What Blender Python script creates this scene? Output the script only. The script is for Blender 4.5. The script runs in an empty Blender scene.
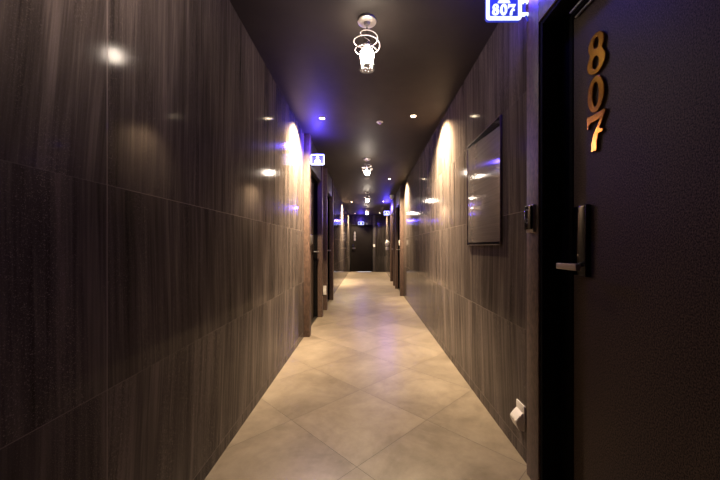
import bpy, bmesh, math, random
from mathutils import Vector, Matrix
random.seed(7)
PI = math.pi
scene = bpy.context.scene
COL = scene.collection

# ------------------------------------------------------------------ measures
CAM_H = 1.09
CEIL = 2.45
XL, XR = -0.76, 0.80          # tiled wall planes
YB, YE = -3.2, 13.6           # corridor ends
OPEN_H = 2.09                 # door opening height

# ------------------------------------------------------------------ helpers
def link(o, parent=None):
    COL.objects.link(o)
    if parent is not None:
        o.parent = parent
        o.matrix_parent_inverse = Matrix.Identity(4)
    return o

def tag(o, label=None, cat=None, group=None, kind=None):
    if label: o['label'] = label
    if cat: o['category'] = cat
    if group: o['group'] = group
    if kind: o['kind'] = kind
    return o

def empty(name, loc, rz=0.0):
    o = bpy.data.objects.new(name, None)
    o.empty_display_size = 0.05
    o.location = loc
    o.rotation_euler = (0, 0, rz)
    COL.objects.link(o)
    return o

def finish(name, bm, mat, parent=None, smooth=False):
    bmesh.ops.recalc_face_normals(bm, faces=bm.faces[:])
    me = bpy.data.meshes.new(name)
    bm.to_mesh(me); bm.free()
    if smooth:
        for p in me.polygons: p.use_smooth = True
        try: me.set_sharp_from_angle(angle=math.radians(40))
        except Exception: pass
    me.materials.append(mat)
    o = bpy.data.objects.new(name, me)
    return link(o, parent)

def box(bm, x0, x1, y0, y1, z0, z1, bev=0.0, seg=2):
    r = bmesh.ops.create_cube(bm, size=1.0)
    vs = r['verts']
    sx, sy, sz = x1-x0, y1-y0, z1-z0
    for v in vs:
        v.co = Vector(((x0+x1)/2+v.co.x*sx, (y0+y1)/2+v.co.y*sy, (z0+z1)/2+v.co.z*sz))
    if bev > 0:
        es = list({e for v in vs for e in v.link_edges})
        bmesh.ops.bevel(bm, geom=es, offset=bev, segments=seg, affect='EDGES', profile=0.6)

def boxobj(name, dims, mat, parent=None, bev=0.0, seg=2):
    bm = bmesh.new()
    box(bm, *dims, bev=bev, seg=seg)
    return finish(name, bm, mat, parent, smooth=bev > 0)

def lathe(bm, prof, seg=40, c=(0, 0, 0), closed=False):
    rings = []
    for (r, z) in prof:
        if r < 1e-6:
            rings.append([bm.verts.new((c[0], c[1], c[2]+z))])
        else:
            rings.append([bm.verts.new((c[0]+r*math.cos(2*PI*i/seg), c[1]+r*math.sin(2*PI*i/seg), c[2]+z)) for i in range(seg)])
    prs = list(zip(rings[:-1], rings[1:]))
    if closed: prs.append((rings[-1], rings[0]))
    for a, b in prs:
        for i in range(seg):
            j = (i+1) % seg
            if len(a) == 1 and len(b) == 1: continue
            if len(a) == 1: bm.faces.new((a[0], b[i], b[j]))
            elif len(b) == 1: bm.faces.new((a[i], b[0], a[j]))
            else: bm.faces.new((a[i], b[i], b[j], a[j]))

def tube(bm, pts, rad, seg=10, caps=True):
    pts = [Vector(p) for p in pts]
    n = len(pts)
    rings = []
    prev = None
    for i, p in enumerate(pts):
        t = (pts[min(i+1, n-1)] - pts[max(i-1, 0)]).normalized()
        if prev is None:
            ref = Vector((0, 0, 1)) if abs(t.z) < 0.9 else Vector((1, 0, 0))
            u = t.cross(ref).normalized()
        else:
            u = (prev - t*prev.dot(t)).normalized()
        prev = u
        w = t.cross(u)
        r = rad(i/(n-1)) if callable(rad) else rad
        rings.append([bm.verts.new(p + u*(r*math.cos(2*PI*k/seg)) + w*(r*math.sin(2*PI*k/seg))) for k in range(seg)])
    for a, b in zip(rings[:-1], rings[1:]):
        for k in range(seg):
            bm.faces.new((a[k], a[(k+1) % seg], b[(k+1) % seg], b[k]))
    if caps:
        bm.faces.new(rings[0]); bm.faces.new(rings[-1])

def ellipse(cx, cy, rx, ry, n=40, rot=0.0):
    out = []
    for i in range(n):
        a = 2*PI*i/n
        x, y = rx*math.cos(a), ry*math.sin(a)
        out.append((cx+x*math.cos(rot)-y*math.sin(rot), cy+x*math.sin(rot)+y*math.cos(rot)))
    return out

def rrect(x0, x1, y0, y1, r, n=6):
    out = []
    for (cx, cy, a0) in ((x1-r, y1-r, 0), (x0+r, y1-r, PI/2), (x0+r, y0+r, PI), (x1-r, y0+r, 1.5*PI)):
        for i in range(n+1):
            a = a0+PI/2*i/n
            out.append((cx+r*math.cos(a), cy+r*math.sin(a)))
    return out

def plate(name, loops, depth, mat, parent, mtx, bev=0.0):
    """extruded flat shape with holes (even-odd), local XY -> mtx"""
    cu = bpy.data.curves.new(name, 'CURVE')
    cu.dimensions = '2D'; cu.fill_mode = 'BOTH'
    cu.extrude = depth/2
    cu.bevel_depth = bev; cu.bevel_resolution = 1
    for lp in loops:
        s = cu.splines.new('POLY')
        s.points.add(len(lp)-1)
        for i, p in enumerate(lp): s.points[i].co = (p[0], p[1], 0, 1)
        s.use_cyclic_u = True
    tmp = bpy.data.objects.new('tmp', cu)
    me = bpy.data.meshes.new_from_object(tmp)
    bpy.data.objects.remove(tmp); bpy.data.curves.remove(cu)
    me.name = name
    me.transform(mtx)
    me.materials.clear(); me.materials.append(mat)
    o = bpy.data.objects.new(name, me)
    return link(o, parent)

# ------------------------------------------------------------------ materials
def newmat(name):
    m = bpy.data.materials.new(name); m.use_nodes = True
    nt = m.node_tree
    return m, nt, nt.nodes['Principled BSDF']

class NG:
    def __init__(s, nt): s.nt = nt; s.L = nt.links
    def n(s, t, **k):
        nd = s.nt.nodes.new(t)
        for a, b in k.items(): setattr(nd, a, b)
        return nd
    def put(s, sock, v):
        if hasattr(v, 'is_linked') or isinstance(v, bpy.types.NodeSocket): s.L.new(v, sock)
        else: sock.default_value = v
    def math(s, op, a, b=None, c=None):
        nd = s.n('ShaderNodeMath', operation=op)
        s.put(nd.inputs[0], a)
        if b is not None: s.put(nd.inputs[1], b)
        if c is not None: s.put(nd.inputs[2], c)
        return nd.outputs[0]
    def noise(s, vec, scale, detail=4, rough=0.55, dist=0.0):
        nd = s.n('ShaderNodeTexNoise')
        s.L.new(vec, nd.inputs['Vector'])
        nd.inputs['Scale'].default_value = scale
        nd.inputs['Detail'].default_value = detail
        nd.inputs['Roughness'].default_value = rough
        nd.inputs['Distortion'].default_value = dist
        return nd.outputs['Fac']
    def ramp(s, fac, stops):
        nd = s.n('ShaderNodeValToRGB')
        e = nd.color_ramp.elements
        while len(e) < len(stops): e.new(0.5)
        for i, (p, c) in enumerate(stops):
            e[i].position = p
            e[i].color = (c[0], c[1], c[2], 1) if isinstance(c, tuple) else (c, c, c, 1)
        s.L.new(fac, nd.inputs['Fac'])
        return nd.outputs['Color']
    def mix(s, fac, a, b, mode='MIX'):
        nd = s.n('ShaderNodeMix', data_type='RGBA', blend_type=mode)
        s.put(nd.inputs[0], fac)
        s.put(nd.inputs[6], a if not isinstance(a, tuple) else (*a, 1))
        s.put(nd.inputs[7], b if not isinstance(b, tuple) else (*b, 1))
        return nd.outputs[2]
    def scale(s, vec, sc, rot=(0, 0, 0), loc=(0, 0, 0)):
        nd = s.n('ShaderNodeMapping')
        s.L.new(vec, nd.inputs['Vector'])
        nd.inputs['Scale'].default_value = sc
        nd.inputs['Rotation'].default_value = rot
        nd.inputs['Location'].default_value = loc
        return nd.outputs['Vector']
    def bump(s, h, strength, dist=0.01, normal=None):
        nd = s.n('ShaderNodeBump')
        s.L.new(h, nd.inputs['Height'])
        nd.inputs['Strength'].default_value = strength
        nd.inputs['Distance'].default_value = dist
        if normal is not None: s.L.new(normal, nd.inputs['Normal'])
        return nd.outputs['Normal']

def joint_mask(g, coord, period, off, half):
    """1 on a joint line, 0 elsewhere"""
    a = g.math('SUBTRACT', coord, off)
    m = g.math('PINGPONG', a, period/2)      # 0 at joints
    return g.math('LESS_THAN', m, half)

def tile_wall_mat(name, axis, yoff, c_dark, c_mid, c_light):
    """vertical-veined dark stone tiles 1.2 x 0.6; axis = horizontal run of the wall"""
    m, nt, b = newmat(name); g = NG(nt)
    geo = g.n('ShaderNodeNewGeometry')
    pos = geo.outputs['Position']
    sep = g.n('ShaderNodeSeparateXYZ'); g.L.new(pos, sep.inputs[0])
    run = sep.outputs[axis]; z = sep.outputs[2]
    # per tile random; the top course of the left wall is one tall piece
    iu = g.math('FLOOR', g.math('DIVIDE', g.math('SUBTRACT', run, yoff), 1.2))
    iv = g.math('FLOOR', g.math('DIVIDE', g.math('SUBTRACT', z, 0.07), 0.6))
    if axis == 1 and yoff < 1: iv = g.math('MINIMUM', iv, 2.0)
    cmb = g.n('ShaderNodeCombineXYZ'); g.L.new(iu, cmb.inputs[0]); g.L.new(iv, cmb.inputs[1])
    wn = g.n('ShaderNodeTexWhiteNoise', noise_dimensions='2D'); g.L.new(cmb.outputs[0], wn.inputs['Vector'])
    rnd = wn.outputs['Value']
    # tile-shifted coordinate (run + rnd*17, z*stretch)
    run2 = g.math('ADD', run, g.math('MULTIPLY', rnd, 17.0))
    slant = g.math('MULTIPLY', z, g.math('MULTIPLY', g.math('SUBTRACT', rnd, 0.35), 0.16))
    run3 = g.math('SUBTRACT', run2, slant)
    cv = g.n('ShaderNodeCombineXYZ')
    g.L.new(run3, cv.inputs[0]); g.L.new(z, cv.inputs[1]); g.L.new(g.math('MULTIPLY', rnd, 9.0), cv.inputs[2])
    v = cv.outputs[0]
    s1 = g.noise(g.scale(v, (9, 0.7, 1)), 1.0, 5, 0.6)
    s2 = g.noise(g.scale(v, (42, 1.3, 1)), 1.0, 4, 0.6, 0.3)
    s3 = g.noise(g.scale(v, (150, 3.0, 1)), 1.0, 3, 0.6)
    st = g.math('ADD', g.math('MULTIPLY', s1, 0.45), g.math('ADD', g.math('MULTIPLY', s2, 0.38), g.math('MULTIPLY', s3, 0.17)))
    col = g.ramp(st, [(0.36, c_dark), (0.50, c_mid), (0.66, c_light)])
    # grit
    gr = g.noise(g.scale(v, (1, 1, 1)), 340, 3, 0.75)
    grit = g.ramp(gr, [(0.56, 0.0), (0.72, 1.0)])
    gpatch = g.ramp(g.noise(g.scale(v, (7, 0.9, 1)), 1.0, 3, 0.6), [(0.42, 0.1), (0.62, 1.0)])
    gfac = g.math('MULTIPLY', grit, g.math('MULTIPLY', gpatch, 0.9))
    col = g.mix(gfac, col, tuple(min(1, c*2.6) for c in c_light))
    tone = g.math('ADD', 0.86, g.math('MULTIPLY', rnd, 0.28))
    tn = g.n('ShaderNodeCombineXYZ')
    for i in range(3): g.L.new(tone, tn.inputs[i])
    col = g.mix(1.0, col, tn.outputs[0], 'MULTIPLY')
    jh = joint_mask(g, z, 0.6, 0.07, 0.0013)
    jv = joint_mask(g, run, 1.2, yoff, 0.0016)
    j = g.math('MAXIMUM', jh, jv)
    jn = g.ramp(g.noise(g.scale(pos, (1, 1, 1)), 1.7, 2, 0.5), [(0.42, 0.12), (0.6, 0.75)])
    fade = g.math('SUBTRACT', 1.0, g.math('MULTIPLY', g.math('GREATER_THAN', z, 1.6), 1.0 if yoff < 1 else 0.6))
    jh = g.math('MULTIPLY', jh, fade)
    jm = g.math('MAXIMUM', g.math('MULTIPLY', jh, jn), jv)
    j = g.math('MAXIMUM', jh, jv)
    col = g.mix(jm, col, tuple(c*1.3 for c in c_light))
    g.L.new(col, b.inputs['Base Color'])
    rr = g.math('ADD', 0.10, g.math('MULTIPLY', grit, 0.14))
    rr = g.math('ADD', rr, g.math('MULTIPLY', j, 0.4))
    g.L.new(rr, b.inputs['Roughness'])
    b.inputs['Specular IOR Level'].default_value = 0.045
    hgt = g.math('ADD', g.math('MULTIPLY', s3, 0.3), g.math('MULTIPLY', gr, 0.5))
    n1 = g.bump(hgt, 0.03, 0.001)
    n2 = g.bump(g.math('SUBTRACT', 1.0, jm), 0.4, 0.001, n1)
    g.L.new(n2, b.inputs['Normal'])
    return m

M = {}
WD, WM, WL = (0.020, 0.0155, 0.0140), (0.062, 0.049, 0.044), (0.145, 0.115, 0.104)
M['tile_left'] = tile_wall_mat('stone_tile_left', 1, 0.93, WD, WM, WL)
M['tile_right'] = tile_wall_mat('stone_tile_right', 1, 1.23, (0.025, 0.019, 0.0165), (0.070, 0.055, 0.048), (0.155, 0.122, 0.107))
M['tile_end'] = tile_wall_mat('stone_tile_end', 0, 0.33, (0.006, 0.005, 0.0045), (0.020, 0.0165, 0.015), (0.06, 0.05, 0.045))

def floor_mat():
    m, nt, b = newmat('beige_floor_tile'); g = NG(nt)
    geo = g.n('ShaderNodeNewGeometry'); pos = geo.outputs['Position']
    sep = g.n('ShaderNodeSeparateXYZ'); g.L.new(pos, sep.inputs[0])
    x, y = sep.outputs[0], sep.outputs[1]
    r2 = 1/math.sqrt(2)
    u = g.math('MULTIPLY', g.math('ADD', x, y), r2)
    v = g.math('MULTIPLY', g.math('SUBTRACT', y, x), r2)
    uo, vo = 1.076, 1.147
    iu = g.math('FLOOR', g.math('DIVIDE', g.math('SUBTRACT', u, uo), 0.6))
    iv = g.math('FLOOR', g.math('DIVIDE', g.math('SUBTRACT', v, vo), 0.6))
    cmb = g.n('ShaderNodeCombineXYZ'); g.L.new(iu, cmb.inputs[0]); g.L.new(iv, cmb.inputs[1])
    wn = g.n('ShaderNodeTexWhiteNoise', noise_dimensions='2D'); g.L.new(cmb.outputs[0], wn.inputs['Vector'])
    rnd = wn.outputs['Value']
    cv = g.n('ShaderNodeCombineXYZ')
    g.L.new(g.math('ADD', u, g.math('MULTIPLY', rnd, 11.0)), cv.inputs[0]); g.L.new(v, cv.inputs[1]); g.L.new(g.math('MULTIPLY', rnd, 7.0), cv.inputs[2])
    n1 = g.noise(cv.outputs[0], 2.6, 6, 0.62, 0.6)
    n2 = g.noise(cv.outputs[0], 14, 6, 0.65, 0.2)
    st = g.math('ADD', g.math('MULTIPLY', n1, 0.7), g.math('MULTIPLY', n2, 0.3))
    col = g.ramp(st, [(0.34, (0.135, 0.104, 0.076)), (0.5, (0.205, 0.162, 0.120)), (0.68, (0.28, 0.226, 0.17))])
    tone = g.math('ADD', 0.90, g.math('MULTIPLY', rnd, 0.16))
    tn = g.n('ShaderNodeCombineXYZ')
    for i in range(3): g.L.new(tone, tn.inputs[i])
    col = g.mix(1.0, col, tn.outputs[0], 'MULTIPLY')
    j = g.math('MAXIMUM', joint_mask(g, u, 0.6, uo, 0.0016), joint_mask(g, v, 0.6, vo, 0.0016))
    # soft soiling next to joints
    pu = g.math('PINGPONG', g.math('SUBTRACT', u, uo), 0.3)
    pv = g.math('PINGPONG', g.math('SUBTRACT', v, vo), 0.3)
    e = g.math('MINIMUM', pu, pv)
    soil = g.ramp(e, [(0.0, 0.30), (0.05, 0.0)])
    col = g.mix(g.math('MULTIPLY', soil, n1), col, (0.10, 0.075, 0.055))
    col = g.mix(g.math('MULTIPLY', j, 0.85), col, (0.07, 0.052, 0.04))
    g.L.new(col, b.inputs['Base Color'])
    g.L.new(g.math('ADD', 0.24, g.math('MULTIPLY', n2, 0.16)), b.inputs['Roughness'])
    b.inputs['Specular IOR Level'].default_value = 0.45
    nn = g.bump(n2, 0.05, 0.004)
    nn = g.bump(g.math('SUBTRACT', 1.0, j), 0.5, 0.001, nn)
    g.L.new(nn, b.inputs['Normal'])
    return m
M['floor'] = floor_mat()

def noisy(name, c1, c2, scale, rough=0.5, bump=0.1, dist=0.002, spec=0.5, metal=0.0, stretch=(1, 1, 1), detail=5):
    m, nt, b = newmat(name); g = NG(nt)
    tc = g.n('ShaderNodeTexCoord')
    v = g.scale(tc.outputs['Object'], stretch)
    n = g.noise(v, scale, detail, 0.6)
    g.L.new(g.ramp(n, [(0.35, c1), (0.65, c2)]), b.inputs['Base Color'])
    b.inputs['Roughness'].default_value = rough
    b.inputs['Metallic'].default_value = metal
    b.inputs['Specular IOR Level'].default_value = spec
    if bump > 0: g.L.new(g.bump(n, bump, dist), b.inputs['Normal'])
    return m

M['ceiling'] = noisy('dark_ceiling_paint', (0.030, 0.0235, 0.020), (0.036, 0.0285, 0.024), 6, 0.6, 0.02, 0.002, 0.2)
M['pilaster'] = noisy('brown_stone_trim', (0.055, 0.032, 0.024), (0.125, 0.075, 0.057), 60, 0.5, 0.25, 0.002, 0.4, stretch=(1, 1, 0.5), detail=8)
M['header'] = noisy('dark_header_panel', (0.030, 0.024, 0.021), (0.045, 0.036, 0.031), 14, 0.5, 0.05)
M['frame'] = noisy('black_door_frame', (0.004, 0.0035, 0.0035), (0.007, 0.006, 0.006), 20, 0.8, 0.0, 0.001, 0.04)
M['leather'] = noisy('embossed_black_brown_door_skin', (0.008, 0.0055, 0.004), (0.125, 0.086, 0.064), 240, 0.55, 0.9, 0.001, 0.15, detail=3, stretch=(1, 1.2, 0.8))
M['enddoor'] = noisy('dark_end_door_skin', (0.003, 0.0018, 0.0015), (0.007, 0.0045, 0.0038), 120, 0.6, 0.1, 0.001, 0.1)
M['threshold'] = noisy('dark_stone_threshold', (0.010, 0.008, 0.007), (0.022, 0.017, 0.014), 30, 0.4, 0.05)
M['gold'] = noisy('polished_gold', (0.50, 0.23, 0.03), (0.66, 0.32, 0.06), 8, 0.16, 0.03, 0.002, 0.5, 1.0)
M['chrome'] = noisy('chrome', (0.70, 0.70, 0.72), (0.8, 0.8, 0.82), 8, 0.10, 0.0, metal=1.0)
M['plate'] = noisy('brushed_pale_metal', (0.36, 0.33, 0.31), (0.46, 0.42, 0.39), 30, 0.38, 0.02, metal=0.7)
M['steel'] = noisy('satin_steel', (0.42, 0.38, 0.36), (0.52, 0.47, 0.44), 90, 0.32, 0.03, metal=1.0, stretch=(1, 1, 12))
M['bronze'] = noisy('dark_bronze_lock_edge', (0.028, 0.02, 0.016), (0.04, 0.028, 0.022), 30, 0.35, 0.02, metal=0.8)
M['blackgloss'] = noisy('glossy_black', (0.004, 0.004, 0.004), (0.007, 0.007, 0.007), 10, 0.08, 0.0)
M['white'] = noisy('ivory_plastic', (0.72, 0.66, 0.60), (0.78, 0.72, 0.66), 14, 0.35, 0.01)
M['whitepaint'] = noisy('white_enamel', (0.7, 0.68, 0.66), (0.78, 0.76, 0.74), 12, 0.3, 0.0)
M['grey'] = noisy('grey_icon_print', (0.12, 0.12, 0.12), (0.16, 0.16, 0.16), 12, 0.4, 0.0)
M['coil'] = noisy('white_enamelled_coil', (0.36, 0.31, 0.30), (0.44, 0.38, 0.37), 12, 0.3, 0.0)

def emis(name, col, strength, var=0.0):
    m, nt, b = newmat(name); g = NG(nt)
    tc = g.n('ShaderNodeTexCoord')
    n = g.noise(tc.outputs['Object'], 5, 2)
    c2 = tuple(c*(1-var) for c in col)
    g.L.new(g.ramp(n, [(0.3, c2), (0.7, col)]), b.inputs['Emission Color'])
    b.inputs['Emission Strength'].default_value = strength
    b.inputs['Base Color'].default_value = (*[c*0.3 for c in col], 1)
    b.inputs['Roughness'].default_value = 0.3
    return m
WARM = (1.0, 0.86, 0.70)
M['bulb'] = emis('glowing_bulb', WARM, 145, 0.02)
M['lens'] = emis('downlight_lens', (1.0, 0.78, 0.52), 40, 0.02)
M['sign_white'] = emis('lit_sign_white', (0.62, 0.70, 1.0), 1.9)
M['sign_blue'] = emis('lit_sign_blue', (0.04, 0.06, 0.75), 0.8, 0.3)
M['led'] = emis('small_led', (0.5, 0.7, 1.0), 2.0)
M['gaplight'] = emis('light_under_door', (0.9, 0.9, 1.0), 1.6)

def glass_mat(name, tint=(0.9, 0.9, 0.92), mixf=0.12, rough=0.02):
    m, nt, b = newmat(name); g = NG(nt)
    out = nt.nodes['Material Output']
    tr = g.n('ShaderNodeBsdfTransparent'); tr.inputs[0].default_value = (*tint, 1)
    gl = g.n('ShaderNodeBsdfGlossy'); gl.inputs['Roughness'].default_value = rough
    fr = g.n('ShaderNodeFresnel'); fr.inputs[0].default_value = 1.5
    mx = g.n('ShaderNodeMixShader')
    g.L.new(g.math('MAXIMUM', g.math('MULTIPLY', g.math('ADD', fr.outputs[0], mixf), 0.10), 0.0), mx.inputs[0])
    g.L.new(tr.outputs[0], mx.inputs[1]); g.L.new(gl.outputs[0], mx.inputs[2])
    g.L.new(mx.outputs[0], out.inputs['Surface'])
    nt.nodes.remove(b)
    return m
M['glass'] = glass_mat('clear_glass', (0.97, 0.96, 0.96), -0.038, 0.05)
def frosted():
    m, nt, b = newmat('frosted_glass_disc'); g = NG(nt)
    out = nt.nodes['Material Output']
    tr = g.n('ShaderNodeBsdfTransparent')
    df = g.n('ShaderNodeBsdfTranslucent'); df.inputs[0].default_value = (0.35, 0.3, 0.28, 1)
    mx = g.n('ShaderNodeMixShader'); mx.inputs[0].default_value = 0.012
    g.L.new(tr.outputs[0], mx.inputs[1]); g.L.new(df.outputs[0], mx.inputs[2])
    g.L.new(mx.outputs[0], out.inputs['Surface'])
    nt.nodes.remove(b)
    return m
M['frost'] = frosted()

def panel_mat():
    m, nt, b = newmat('smoked_glass_panel'); g = NG(nt)
    tc = g.n('ShaderNodeNewGeometry')
    v = g.scale(tc.outputs['Position'], (1, 1, 90))
    n = g.noise(v, 2.0, 4, 0.6)
    g.L.new(g.ramp(n, [(0.3, (0.15, 0.126, 0.112)), (0.7, (0.20, 0.17, 0.152))]), b.inputs['Base Color'])
    b.inputs['Roughness'].default_value = 0.13
    wv = g.noise(g.scale(tc.outputs['Position'], (0, 380, 0.2)), 1.0, 3, 0.6)
    g.L.new(g.bump(wv, 0.04, 0.0005), b.inputs['Normal'])
    b.inputs['Anisotropic'].default_value = 1.0
    b.inputs['Specular IOR Level'].default_value = 0.9
    cx = g.n('ShaderNodeCombineXYZ'); cx.inputs[0].default_value = 0; cx.inputs[1].default_value = 0; cx.inputs[2].default_value = 1
    g.L.new(cx.outputs[0], b.inputs['Tangent'])
    b.inputs['Anisotropic Rotation'].default_value = 0.25
    return m
M['panel'] = panel_mat()

# ------------------------------------------------------------------ setting
def struct(name, bm, mat, label=None, smooth=False):
    o = finish(name, bm, mat, None, smooth)
    return tag(o, label, None, None, 'structure')

FX = 1.15
bm = bmesh.new(); box(bm, -FX, FX, YB-.1, YE+.3, -0.1, 0.0)
tag(struct('floor', bm, M['floor'], 'beige stone-look floor tiles laid diagonally down the corridor'), cat='floor')
bm = bmesh.new(); box(bm, -FX, FX, YB-.1, YE+.3, CEIL, CEIL+0.1)
tag(struct('ceiling', bm, M['ceiling'], 'dark brown painted corridor ceiling'), cat='ceiling')

# door openings: (y0, y1) between the pilasters
OPL = [(3.93, 4.90), (5.56, 6.46)]
OPR = [(0.34, 1.42), (7.10, 8.20), (8.92, 9.92)]
def side_wall(name, x0, x1, ops, mat, label):
    bm = bmesh.new()
    y = YB
    for (a, b) in ops:
        box(bm, x0, x1, y, a, 0, CEIL)
        box(bm, x0, x1, a, b, OPEN_H, CEIL)
        y = b
    box(bm, x0, x1, y, YE, 0, CEIL)
    tag(struct(name, bm, mat, label), cat='wall')
side_wall('wall_left', XL-0.25, XL, OPL, M['tile_left'], 'left wall of polished dark brown veined stone tiles')
side_wall('wall_right', XR, XR+0.25, OPR, M['tile_right'], 'right wall of polished dark brown veined stone tiles')

# end wall with door hole
DX0, DX1, DTOP = -0.70, 0.22, 1.97
bm = bmesh.new()
box(bm, -FX, DX0-0.03, YE, YE+0.2, 0, CEIL)
box(bm, DX1+0.03, FX, YE, YE+0.2, 0, CEIL)
box(bm, DX0-0.03, DX1+0.03, YE, YE+0.2, DTOP+0.04, CEIL)
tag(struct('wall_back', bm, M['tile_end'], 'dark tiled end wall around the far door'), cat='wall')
bm = bmesh.new(); box(bm, -FX, FX, YB-0.15, YB, 0, CEIL)
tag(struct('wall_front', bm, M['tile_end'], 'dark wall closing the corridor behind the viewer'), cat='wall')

# pilasters (door surrounds) -------------------------------------------------
tn = [0]
def trim(x0, x1, y0, y1, z0, z1, mat, label):
    tn[0] += 1
    bm = bmesh.new(); box(bm, x0, x1, y0, y1, z0, z1, bev=0.003)
    tag(struct('trim_%d' % tn[0], bm, mat, label, smooth=True), cat='trim')
PT = 0.105
LP = XL+0.07
for i, (a, b) in enumerate(OPL):
    nm = ['first', 'second'][i]
    trim(XL-0.10, LP, a-PT, a, 0, CEIL, M['pilaster'], 'brown stone pilaster on the near side of the %s door on the left' % nm)
    trim(XL-0.10, LP, b, b+PT, 0, CEIL, M['pilaster'], 'brown stone pilaster on the far side of the %s door on the left' % nm)
    trim(XL-0.10, LP-0.02, a, b, OPEN_H, CEIL, M['header'], 'dark header panel above the %s door on the left' % nm)
RPs = [0.765, XR-0.07, XR-0.07]
for i, (a, b) in enumerate(OPR):
    nm = ['near 807', 'middle', 'farthest'][i]
    RP = RPs[i]
    trim(RP, XR+0.03, a-PT, a, 0, CEIL, M['pilaster'], 'brown stone pilaster on the near side of the %s door on the right' % nm)
    trim(RP, XR+0.03, b, b+PT, 0, CEIL, M['pilaster'], 'brown stone pilaster on the far side of the %s door on the right' % nm)
    trim(RP+(0.0 if i == 0 else 0.02), XR+0.03, a, b, OPEN_H, CEIL, M['header'] if i else M['pilaster'], 'header panel above the %s door on the right' % nm)

# ------------------------------------------------------------------ digits
def glyph(ch):
    if ch == '8':
        out = []
        # silhouette: lower bowl bigger than upper one
        n = 44
        up = ellipse(0.0, 0.735, 0.285, 0.265, n)
        lo = ellipse(0.0, 0.285, 0.335, 0.285, n)
        lower = [p for p in [lo[(i + n//4) % n] for i in range(n)] if p[1] < 0.50]
        upper = [p for p in [up[(i - n//4) % n] for i in range(n)] if p[1] > 0.54]
        return [lower + upper, ellipse(0.01, 0.755, 0.115, 0.155, 26, 0.15), ellipse(-0.01, 0.27, 0.135, 0.175, 26, 0.15)]
    if ch == '0':
        return [ellipse(0, 0.5, 0.34, 0.5, 48), ellipse(0, 0.5, 0.15, 0.36, 36)]
    if ch == '7':
        return [[(-0.34, 1.0), (-0.30, 1.0), (-0.26, 0.965), (0.36, 0.965), (0.36, 0.90), (0.16, 0.58), (0.20, 0.50), (0.27, 0.50), (0.27, 0.43),
                 (0.10, 0.43), (0.045, 0.26), (0.03, 0.0), (-0.17, 0.0), (-0.16, 0.20), (-0.08, 0.42), (0.20, 0.80), (-0.20, 0.80), (-0.27, 0.76), (-0.30, 0.66), (-0.34, 0.66)]]
    if ch == '-':
        return [rrect(-0.3, 0.3, 0.3, 0.7, 0.1)]
def mtx(origin, xd, yd):
    xd = Vector(xd).normalized(); yd = Vector(yd).normalized(); zd = xd.cross(yd)
    m = Matrix((xd, yd, zd)).transposed().to_4x4()
    m.translation = Vector(origin)
    return m

def local(o_world, root):
    return Vector(o_world) - Vector(root)

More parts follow.
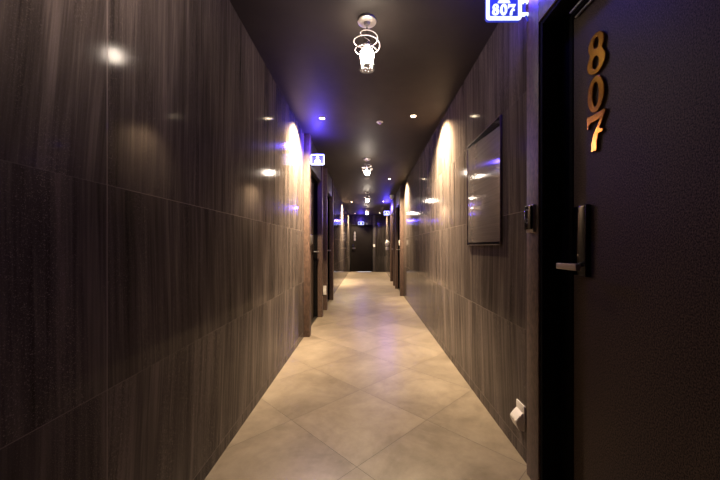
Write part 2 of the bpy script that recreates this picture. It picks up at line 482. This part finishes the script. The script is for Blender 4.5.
# ------------------------------------------------------------------ doors
dn = [0]
def side_door(side, y0, y1, leafx, label, numbers=None, lockfar=True):
    """side=-1 left, +1 right; opening y0..y1; leaf face plane at x=leafx"""
    dn[0] += 1
    root = empty('door_%d' % dn[0], (leafx, (y0+y1)/2, 0))
    tag(root, label, 'door', None, 'structure')
    ox, oy = leafx, (y0+y1)/2
    s = side
    F = 0.095
    a, b = y0-oy, y1-oy
    g = 0.002
    xin = (XL-0.004 if s < 0 else XR-0.004) - ox       # wall face
    if dn[0] == 1: xin = 0.772-ox
    back = s*0.05
    def bx(name, xa, xb, ya, yb, za, zb, mat, par=root, bev=0.002):
        x0_, x1_ = min(xa, xb), max(xa, xb)
        return boxobj(name, (x0_, x1_, ya, yb, za, zb), mat, par, bev)
    # frame: reveal + stop, one mesh
    bm = bmesh.new()
    for (ya, yb) in ((a+g, a+0.02), (b-0.02, b-g)):
        box(bm, min(xin, back), max(xin, back), ya, yb, 0, OPEN_H-g, 0.002)
    box(bm, min(xin, back), max(xin, back), a+0.02, b-0.02, OPEN_H-0.02, OPEN_H-g, 0.002)
    st = (-s*0.004, s*0.05)
    for (ya, yb) in ((a+0.02, a+F), (b-F, b-0.02)):
        box(bm, min(st), max(st), ya, yb, 0, OPEN_H-0.022, 0.003)
    box(bm, min(st), max(st), a+F, b-F, OPEN_H-0.055, OPEN_H-0.022, 0.003)
    finish('frame', bm, M['frame'], root, True)
    bx('leaf', 0, s*0.045, a+F+0.002, b-F-0.002, 0.018, OPEN_H-0.058, M['leather'])
    bx('threshold', (xin), s*0.05, a+0.022, b-0.022, 0.0, 0.014, M['threshold'])
    # back filler so nothing is seen past the gap
    bx('backing', s*0.052, s*0.07, a+g, b-g, 0, OPEN_H-g, M['frame'])
    yl = b-F-0.03 if lockfar else a+F+0.03
    d = -1 if lockfar else 1
    # lock
    zc = CAM_H
    lk = bx('lock', -s*0.020, -s*0.0005, min(yl, yl+d*0.070), max(yl, yl+d*0.070), zc-0.115, zc+0.16, M['blackgloss'], root, 0.004)
    e0 = yl+d*0.0705
    bm = bmesh.new(); box(bm, min(-s*0.021, -s*0.0005), max(-s*0.021, -s*0.0005), min(e0, e0+d*0.004), max(e0, e0+d*0.004), zc-0.118, zc+0.163, 0.003)
    finish('lock_edge', bm, M['bronze'], lk, True)
    bm = bmesh.new()
    tube(bm, [(-s*0.019, yl+d*0.02, zc-0.078), (-s*0.075, yl+d*0.02, zc-0.078)], 0.011, 16)
    finish('spindle', bm, M['steel'], lk, True)
    bm = bmesh.new()
    xs = sorted((-s*0.072, -s*0.092)); ys = sorted((yl+d*0.002, yl+d*0.125))
    box(bm, xs[0], xs[1], ys[0], ys[1], zc-0.090, zc-0.066, 0.003)
    finish('handle', bm, M['steel'], lk, True)
    bm = bmesh.new()
    lathe(bm, [(0, 0.0), (0.004, 0.0), (0.004, 0.002), (0, 0.003)], 12)
    bmesh.ops.rotate(bm, verts=bm.verts[:], matrix=Matrix.Rotation(-s*PI/2, 3, 'Y'))
    bmesh.ops.translate(bm, verts=bm.verts[:], vec=(-s*0.020, yl+d*0.03, zc-0.035))
    finish('lock_button', bm, M['chrome'], lk, True)
    # closer
    if dn[0] == 1:
        cl = boxobj('door_closer', (-0.026, -0.001, b-F-0.56, b-F-0.028, 2.026, 2.040), M['frame'], root, 0.001)
        boxobj('closer_rail', (-0.036, -0.028, b-F-0.56, b-F-0.030, 2.036, 2.044), M['steel'], cl, 0.002)
        boxobj('closer_rail', (-0.014, -0.006, b-F-0.56, b-F-0.030, 2.021, 2.027), M['steel'], cl, 0.001)
    if numbers:
        for (ch, z0, h, yc) in numbers:
            lp = [[(p[0]*h*0.92, p[1]*h) for p in l] for l in glyph(ch)]
            m = mtx((-0.006, yc-oy, z0), (0, -1, 0), (0, 0, 1))
            plate('door_number', lp, 0.006, M['gold'], root, m, bev=0.0016)
    return root

side_door(1, 0.34, 1.42, 0.86, 'large dark embossed door with gold numbers 807 at the right',
          numbers=[('8', CAM_H+0.645, 0.147, 1.182), ('0', CAM_H+0.502, 0.131, 1.184), ('7', CAM_H+0.358, 0.140, 1.184)])
side_door(-1, 3.93, 4.90, XL-0.05, 'dark door in the first recess on the left wall')
side_door(-1, 5.56, 6.46, XL-0.05, 'dark door in the second recess on the left wall')
side_door(1, 7.10, 8.20, XR+0.05, 'dark door in the middle recess on the right wall')
side_door(1, 8.92, 9.92, XR+0.05, 'dark door in the farthest recess on the right wall')

# end door
root = empty('door_6', (0, YE, 0)); tag(root, 'dark brown door closing the far end of the corridor', 'door', None, 'structure')
bm = bmesh.new()
box(bm, DX0-0.028, DX0, -0.015, 0.08, 0, DTOP+0.038, 0.002)
box(bm, DX1, DX1+0.028, -0.015, 0.08, 0, DTOP+0.038, 0.002)
box(bm, DX0, DX1, -0.015, 0.08, DTOP, DTOP+0.038, 0.002)
finish('frame', bm, M['frame'], root, True)
boxobj('leaf', (DX0+0.003, DX1-0.003, 0.01, 0.06, 0.02, DTOP-0.003), M['enddoor'], root, 0.002)
boxobj('threshold', (DX0, DX1, -0.01, 0.08, 0, 0.010), M['steel'], root, 0.001)
boxobj('gap_light', (-0.42, 0.17, 0.03, 0.05, 0.010, 0.019), M['gaplight'], root)
lk = boxobj('lock', (DX0+0.05, DX0+0.12, -0.02, 0.009, 0.95, 1.20), M['blackgloss'], root, 0.004)
boxobj('handle', (DX0+0.07, DX0+0.21, -0.065, -0.045, 1.010, 1.032), M['steel'], lk, 0.003)
boxobj('spindle', (DX0+0.075, DX0+0.095, -0.046, -0.02, 1.012, 1.030), M['steel'], lk, 0.003)
for (ch, z0) in (('8', 1.60), ('0', 1.47), ('7', 1.34)):
    lp = [[(p[0]*0.115, p[1]*0.12) for p in l] for l in glyph(ch if ch != '7' else '8')]
    plate('door_number', lp, 0.006, M['plate'], root, mtx((-0.52, 0.005, z0), (1, 0, 0), (0, 0, 1)), bev=0.001)
trim(DX1+0.03, DX1+0.14, YE-0.02, YE+0.01, 0, CEIL, M['header'], 'narrow grey strip beside the far end door')

# ------------------------------------------------------------------ pendants
def copy_tree(o, parent=None):
    c = o.copy(); COL.objects.link(c)
    if parent is not None: c.parent = parent
    for ch in list(o.children): copy_tree(ch, c)
    return c

def make_pendant():
    r = empty('pendant_light', (0.0, 1.91, CEIL))
    bm = bmesh.new()
    lathe(bm, [(0, 0), (0.056, 0), (0.058, -0.004), (0.056, -0.012), (0.050, -0.016), (0.020, -0.017), (0.016, -0.034), (0, -0.036)], 48)
    finish('ceiling_plate', bm, M['plate'], r, True)
    bm = bmesh.new()
    tube(bm, [(0, 0, -0.035), (0, 0, -0.105)], 0.006, 14)
    finish('stem', bm, M['chrome'], r, True)
    bm = bmesh.new()
    lathe(bm, [(0, -0.092), (0.012, -0.094), (0.020, -0.108), (0.022, -0.150), (0.018, -0.160), (0, -0.162)], 32)
    finish('lamp_holder', bm, M['chrome'], r, True)
    bm = bmesh.new()
    prof = []
    for i in range(15):
        a = PI*i/14
        prof.append((0.041*math.sin(a), -0.212+0.042*math.cos(a)))
    lathe(bm, prof, 32)
    finish('bulb', bm, M['bulb'], r, True)
    # coil
    bm = bmesh.new(); pts = []
    turns = 2.6; N = 190
    for i in range(N+1):
        t = i/N
        rad = 0.030+0.050*math.sin(min(1, t*1.9)*PI/2) - 0.014*max(0, (t-0.55)/0.45)
        a = 2*PI*turns*t + 2.2
        pts.append((rad*math.cos(a), rad*math.sin(a), -0.075-0.125*t))
    tube(bm, pts, 0.0027, 10)
    finish('coil', bm, M['coil'], r, True)
    # glass chimney round the bulb, open tube with bottom disc
    bm = bmesh.new()
    lathe(bm, [(0.024, -0.150), (0.046, -0.165), (0.046, -0.295), (0.045, -0.295), (0.045, -0.166), (0.023, -0.152)], 40, closed=True)
    finish('glass_tube', bm, M['glass'], r, True)
    bm = bmesh.new()
    lathe(bm, [(0, -0.295), (0.044, -0.295), (0.0445, -0.298), (0.044, -0.300), (0, -0.300)], 40)
    finish('glass_base', bm, M['frost'], r, True)
    return r
pend = make_pendant()
tag(pend, 'nearest chrome pendant with white spiral coil and glowing bulb, largest overhead', 'lamp', 'spiral pendant lamps along the ceiling')
PY = [1.91, 4.94, 7.97, 11.0]
PLAB = [None, 'second chrome spiral pendant lamp down the corridor ceiling, level with the left blue sign',
        'third chrome spiral pendant lamp down the corridor ceiling, smaller and above the far one',
        'farthest and smallest spiral pendant lamp, just in front of the end door']
for i in range(1, 4):
    c = copy_tree(pend); c.location.y = PY[i]; c['label'] = PLAB[i]

# ------------------------------------------------------------------ downlights
def make_downlight():
    r = empty('downlight', (0, 0, CEIL))
    bm = bmesh.new()
    lathe(bm, [(0.022, -0.001), (0.034, -0.001), (0.036, -0.004), (0.030, -0.007), (0.023, -0.004)], 32, closed=True)
    finish('trim_ring', bm, M['whitepaint'], r, True)
    bm = bmesh.new()
    lathe(bm, [(0, -0.0005), (0.0215, -0.0005), (0.0215, -0.003), (0.012, -0.006), (0, -0.007)], 28)
    finish('lens', bm, M['lens'], r, True)
    return r
DL = [(-0.477, 3.37, 'recessed downlight with blue glow around it on the near left ceiling'),
      (0.484, 3.31, 'recessed warm downlight on the near right ceiling above the wall panel'),
      (0.452, 6.39, 'recessed downlight on the right ceiling beside the second pendant'),
      (-0.473, 9.70, 'recessed downlight on the left ceiling left of the third pendant'),
      (0.49, 9.55, 'dim recessed downlight in the blue glow on the far right ceiling'),
      (-0.487, 12.9, 'farthest small downlight on the left ceiling near the end door'),
      (0.503, 12.8, 'farthest small downlight on the right ceiling near the end wall')]
proto = None
SPOTW = [440, 360, 380, 1000, 60, 420, 260]
for i, (x, y, lab) in enumerate(DL):
    d = make_downlight() if proto is None else copy_tree(proto)
    if proto is None: proto = d
    d.location = (x, y, CEIL)
    tag(d, lab, 'light', 'recessed downlights in the ceiling')
def spot(x, y, w, size=86, blend=0.35, col=(1.0, 0.78, 0.49), tilt=22):
    L = bpy.data.lights.new('downlight_or_fill_beam', 'SPOT')
    L.energy = w; L.color = col; L.spot_size = math.radians(size); L.spot_blend = blend
    L.shadow_soft_size = 0.012
    o = bpy.data.objects.new('downlight_or_fill_beam', L); COL.objects.link(o)
    o.location = (x, y, CEIL-0.014)
    o.rotation_euler = (0, math.radians(-tilt if x > 0 else tilt), 0)
    return o
for i, (x, y, lab) in enumerate(DL):
    spot(x, y, SPOTW[i]*2.0, 96, 0.9, tilt=34)
    spot(x, y, SPOTW[i]*0.62, 128, 0.45, tilt=14)
spot(0.30, 0.55, 170, 96, 1.0, col=(1.0, 0.82, 0.68), tilt=-86)  # added out-of-view fill spot, no downlight here; brightens the near left wall

# small sprinkler / detector
r = empty('sprinkler', (0.14, 3.47, CEIL)); tag(r, 'small round white ceiling sprinkler between the near downlights', 'sprinkler')
bm = bmesh.new(); lathe(bm, [(0, 0), (0.034, 0), (0.036, -0.003), (0.030, -0.006), (0.014, -0.007), (0, -0.007)], 32); finish('flange', bm, M['whitepaint'], r, True)
bm = bmesh.new(); lathe(bm, [(0, -0.007), (0.010, -0.007), (0.008, -0.020), (0.014, -0.022), (0.014, -0.024), (0, -0.025)], 20); finish('nozzle', bm, M['chrome'], r, True)

# dome camera
r = empty('dome_camera', (0.655, 8.42, CEIL)); tag(r, 'small pale dome camera under the ceiling at the right of the blue glow', 'camera')
bm = bmesh.new(); lathe(bm, [(0, 0), (0.055, 0), (0.058, -0.01), (0.056, -0.06), (0.050, -0.07), (0, -0.07)], 32); finish('housing', bm, M['whitepaint'], r, True)
bm = bmesh.new(); lathe(bm, [(0.047, -0.070)]+[(0.047*math.cos(a*PI/16), -0.070-0.045*math.sin(a*PI/16)) for a in range(1, 8)]+[(0, -0.115)], 28); finish('dome', bm, M['white'], r, True)

# ------------------------------------------------------------------ blue signs
def make_sign(loc, side, label, number, bracket=True, w=0.165, h=0.130, light=6.0):
    """face looks down the corridor toward -Y; side=+1 bracket to the right"""
    r = empty('room_sign', loc); tag(r, label, 'sign', 'lit blue room signs')
    up = (0, 0, 1); xr = (1, 0, 0)
    plate('sign_body', [rrect(-w/2, w/2, 0, h, 0.014)], 0.014, M['sign_blue'], r, mtx((0, 0.009, 0), xr, up))
    bd = 0.0135
    plate('border', [rrect(-w/2, w/2, 0, h, 0.014), rrect(-w/2+bd, w/2-bd, bd, h-bd, 0.007)], 0.006, M['sign_white'], r, mtx((0, -0.002, 0), xr, up), 0.001)
    if number:
        for k, ch in enumerate(number):
            lp = [[(p[0]*0.046, p[1]*0.050) for p in l] for l in glyph(ch)]
            plate('digit', lp, 0.004, M['sign_white'], r, mtx((-0.039+k*0.038, -0.002, 0.023), xr, up), 0.0012)
    # person-like pictogram: head, shoulders, base
    head = ellipse(0, 0.106, 0.010, 0.009, 20)
    body = [(-0.028, 0.081), (0.028, 0.081), (0.024, 0.089), (0.010, 0.094), (-0.010, 0.094), (-0.024, 0.089)]
    if not number:
        head = ellipse(0, 0.088, 0.018, 0.018, 20)
        body = [(-0.040, 0.028), (0.040, 0.028), (0.036, 0.048), (0.018, 0.068), (-0.018, 0.068), (-0.036, 0.048)]
    plate('pictogram', [head, ], 0.004, M['sign_white'], r, mtx((0, -0.002, 0), xr, up), 0.001)
    plate('pictogram', [body, ], 0.004, M['sign_white'], r, mtx((0, -0.002, 0), xr, up), 0.001)
    if bracket:
        pts = []
        for i in range(13):
            a = i/12
            pts.append((side*(w/2-0.004+0.045*a), 0.012, 0.030+0.030*math.sin(a*PI)+0.05*a))
        bm = bmesh.new()
        x0 = side*(w/2-0.002); x1 = side*(w/2+0.046)
        box(bm, min(x0, x1), max(x0, x1), 0.006, 0.018, 0.028, 0.042, 0.002)
        finish('bracket', bm, M['sign_white'], r, True)
        bm = bmesh.new()
        box(bm, min(x0, x1), max(x0, x1), 0.006, 0.018, h-0.042, h-0.028, 0.002)
        finish('bracket', bm, M['sign_white'], r, True)
        bm = bmesh.new()
        arc = [(side*(w/2+0.046-0.026*math.sin(PI*i/14)), 0.012, -0.006+(h+0.012)*i/14) for i in range(15)]
        tube(bm, arc, 0.0045, 10)
        finish('bracket_arc', bm, M['sign_blue'], r, True)
    return r
def blue(loc, w, rad=0.03, col=(0.09, 0.055, 1.0)):
    L = bpy.data.lights.new('sign_glow', 'POINT'); L.energy = w; L.color = col; L.shadow_soft_size = rad
    o = bpy.data.objects.new('sign_glow', L); COL.objects.link(o); o.location = loc
    return o
make_sign((0.645, 1.50, CAM_H+1.068), 1, 'bright blue and white lit sign reading 807 on the near right pilaster', '807')
make_sign((-0.598, 3.845, CAM_H+0.985), -1, 'small lit blue sign sticking out from the left pilaster below the blue downlight', None)
make_sign((0.615, 10.0, CAM_H+0.985), 1, 'tiny lit blue sign on the far right pilaster near the end', None)
make_sign((-0.255, YE-0.035, CAM_H+0.925), 1, 'tiny lit blue sign above the end door', None, bracket=False, w=0.25, h=0.13)
blue((0.742, 1.50, CAM_H+1.20), 7.0, 0.015)
blue((0.58, 1.46, CAM_H+1.24), 4.0)
blue((-0.59, 3.79, CAM_H+1.20), 24.0)
blue((0.62, 9.9, CAM_H+1.20), 36.0)
blue((-0.25, YE-0.12, CAM_H+1.10), 16.0)

# ------------------------------------------------------------------ readers
def reader(loc, side, label, w=0.058, h=0.120, d=0.024, mat='blackgloss'):
    r = empty('card_reader', loc); tag(r, label, 'card reader', 'door card readers')
    s = side
    xs = sorted((0, -s*d*0.55))
    boxobj('back_shell', (xs[0], xs[1], -w/2-0.003, w/2+0.003, -0.004, h+0.004), M['steel'], r, 0.004)
    xs = sorted((-s*d*0.5, -s*d))
    f = boxobj('face', (xs[0], xs[1], -w/2, w/2, 0.010, h), M[mat], r, 0.003)
    # ring icon and small bars on the face, facing the corridor
    m = mtx((-s*(d+0.0004), 0, 0), (0, -s, 0), (0, 0, 1))
    plate('icon', [ellipse(0, h*0.42, 0.011, 0.011), ellipse(0, h*0.42, 0.0085, 0.0085)], 0.0006, M['grey'], f, m)
    plate('icon', [rrect(-0.010, 0.010, h*0.82, h*0.86, 0.001)], 0.0006, M['grey'], f, m)
    return r
reader((0.765, 1.472, CAM_H+0.068), 1, 'black card reader with silver edge on the pilaster beside door 807')
reader((LP, 3.87, CAM_H+0.02), -1, 'small pale card reader on the first pilaster of the left wall', mat='steel')
reader((XR-0.07, 7.04, CAM_H+0.02), 1, 'tiny pale card reader on the middle pilaster of the right wall', mat='white')
r = empty('wall_switch', (DX1+0.085, YE-0.020, CAM_H-0.02)); tag(r, 'tiny pale switch on the grey strip right of the end door', 'switch')
boxobj('cover', (-0.035, 0.035, -0.012, 0, 0, 0.11), M['whitepaint'], r, 0.003)
boxobj('rocker', (-0.018, 0.018, -0.018, -0.011, 0.03, 0.08), M['white'], r, 0.003)

# ------------------------------------------------------------------ white guarded sockets
def socket(loc, side, label, sc=1.0, rz=0.0, tall=1.0):
    r = empty('socket_cover', loc, rz); tag(r, label, 'socket', 'ivory wall sockets near the floor')
    s = side
    w, h = 0.075*sc, 0.115*sc*tall
    xs = sorted((0, -s*0.009))
    boxobj('back_plate', (xs[0], xs[1], -w/2, w/2, -h/2, h/2), M['white'], r, 0.003)
    # projecting wedge hood: prism bulging to the corridor in its lower half
    bm = bmesh.new()
    prof = [(-0.008, h*0.22), (-0.014, h*0.20), (-0.040*sc, -h*0.08), (-0.040*sc, -h*0.20), (-0.028, -h*0.47), (-0.008, -h*0.5)]
    a = [bm.verts.new((s*p[0], -w*0.44, p[1])) for p in prof]
    b = [bm.verts.new((s*p[0], w*0.44, p[1])) for p in prof]
    n = len(prof)
    bm.faces.new(a); bm.faces.new(b)
    for i in range(n): bm.faces.new((a[i], a[(i+1) % n], b[(i+1) % n], b[i]))
    bmesh.ops.bevel(bm, geom=bm.edges[:], offset=0.003, segments=2, affect='EDGES')
    finish('hood', bm, M['white'], r, True)
    return r
socket((XR, 1.645, CAM_H-0.872), 1, 'ivory socket cover low on the right wall beside the 807 doorway', 1.12)
socket((-0.726, 5.455, 0.34), -1, 'ivory socket cover low on the brown pilaster between the two left doorways', 0.8, -PI/2, 1.7)

# white device on far right wall
r = empty('wall_telephone', (XR, 12.7, CAM_H)); tag(r, 'small white rounded wall device on the far right wall near the end', 'telephone')
bm = bmesh.new()
lathe(bm, [(0, 0.0), (0.09, 0.0), (0.095, 0.02), (0.080, 0.045), (0.04, 0.06), (0, 0.063)], 28)
bmesh.ops.rotate(bm, verts=bm.verts[:], matrix=Matrix.Rotation(-PI/2, 3, 'Y'))
bmesh.ops.scale(bm, verts=bm.verts[:], vec=(1, 1, 1.35))
bmesh.ops.translate(bm, verts=bm.verts[:], vec=(0, 0, 0.13))
finish('body', bm, M['whitepaint'], r, True)
boxobj('lower_box', (-0.045, 0, -0.05, 0.05, -0.14, -0.02), M['whitepaint'], r, 0.008)

# ------------------------------------------------------------------ wall panel
r = empty('wall_panel', (XR, 2.185, CAM_H)); tag(r, 'smoked glass panel with streaky reflections mounted on the right wall', 'panel')
hw = 0.305
boxobj('glass_sheet', (-0.012, -0.002, -hw, hw, 0.012, 0.772), M['panel'], r, 0.001)
bm = bmesh.new()
box(bm, -0.016, -0.001, -hw-0.004, -hw, 0.008, 0.778, 0.0008)
box(bm, -0.016, -0.001, hw, hw+0.003, 0.008, 0.778, 0.0008)
box(bm, -0.016, -0.001, -hw, hw, 0.008, 0.012, 0.0008)
box(bm, -0.016, -0.001, -hw, hw, 0.774, 0.778, 0.0008)
finish('edge_frame', bm, M['pilaster'], r, True)
bm = bmesh.new()
v = [bm.verts.new(p) for p in ((-0.0135, -hw, 0.772), (-0.0135, hw, 0.772), (-0.0135, hw, 0.762), (-0.0135, -hw, 0.715))]
bm.faces.new(v)
finish('top_band', bm, M['blackgloss'], r)
boxobj('bottom_band', (-0.0135, -0.0125, -hw, hw, 0.014, 0.030), M['blackgloss'], r)

# ------------------------------------------------------------------ world, camera
w = bpy.data.worlds.new('world'); scene.world = w; w.use_nodes = True
w.node_tree.nodes['Background'].inputs[0].default_value = (0.02, 0.02, 0.03, 1)
w.node_tree.nodes['Background'].inputs[1].default_value = 0.2

cd = bpy.data.cameras.new('camera'); cam = bpy.data.objects.new('camera', cd); COL.objects.link(cam)
cam.location = (0, 0, CAM_H); cam.rotation_euler = (PI/2, 0, 0)
cd.sensor_width = 36; cd.lens = 318/720*36
cd.shift_x = -7/720; cd.shift_y = 6.5/720
cd.clip_start = 0.02
scene.camera = cam
scene.view_settings.view_transform = 'Standard'
scene.view_settings.exposure = 0.0
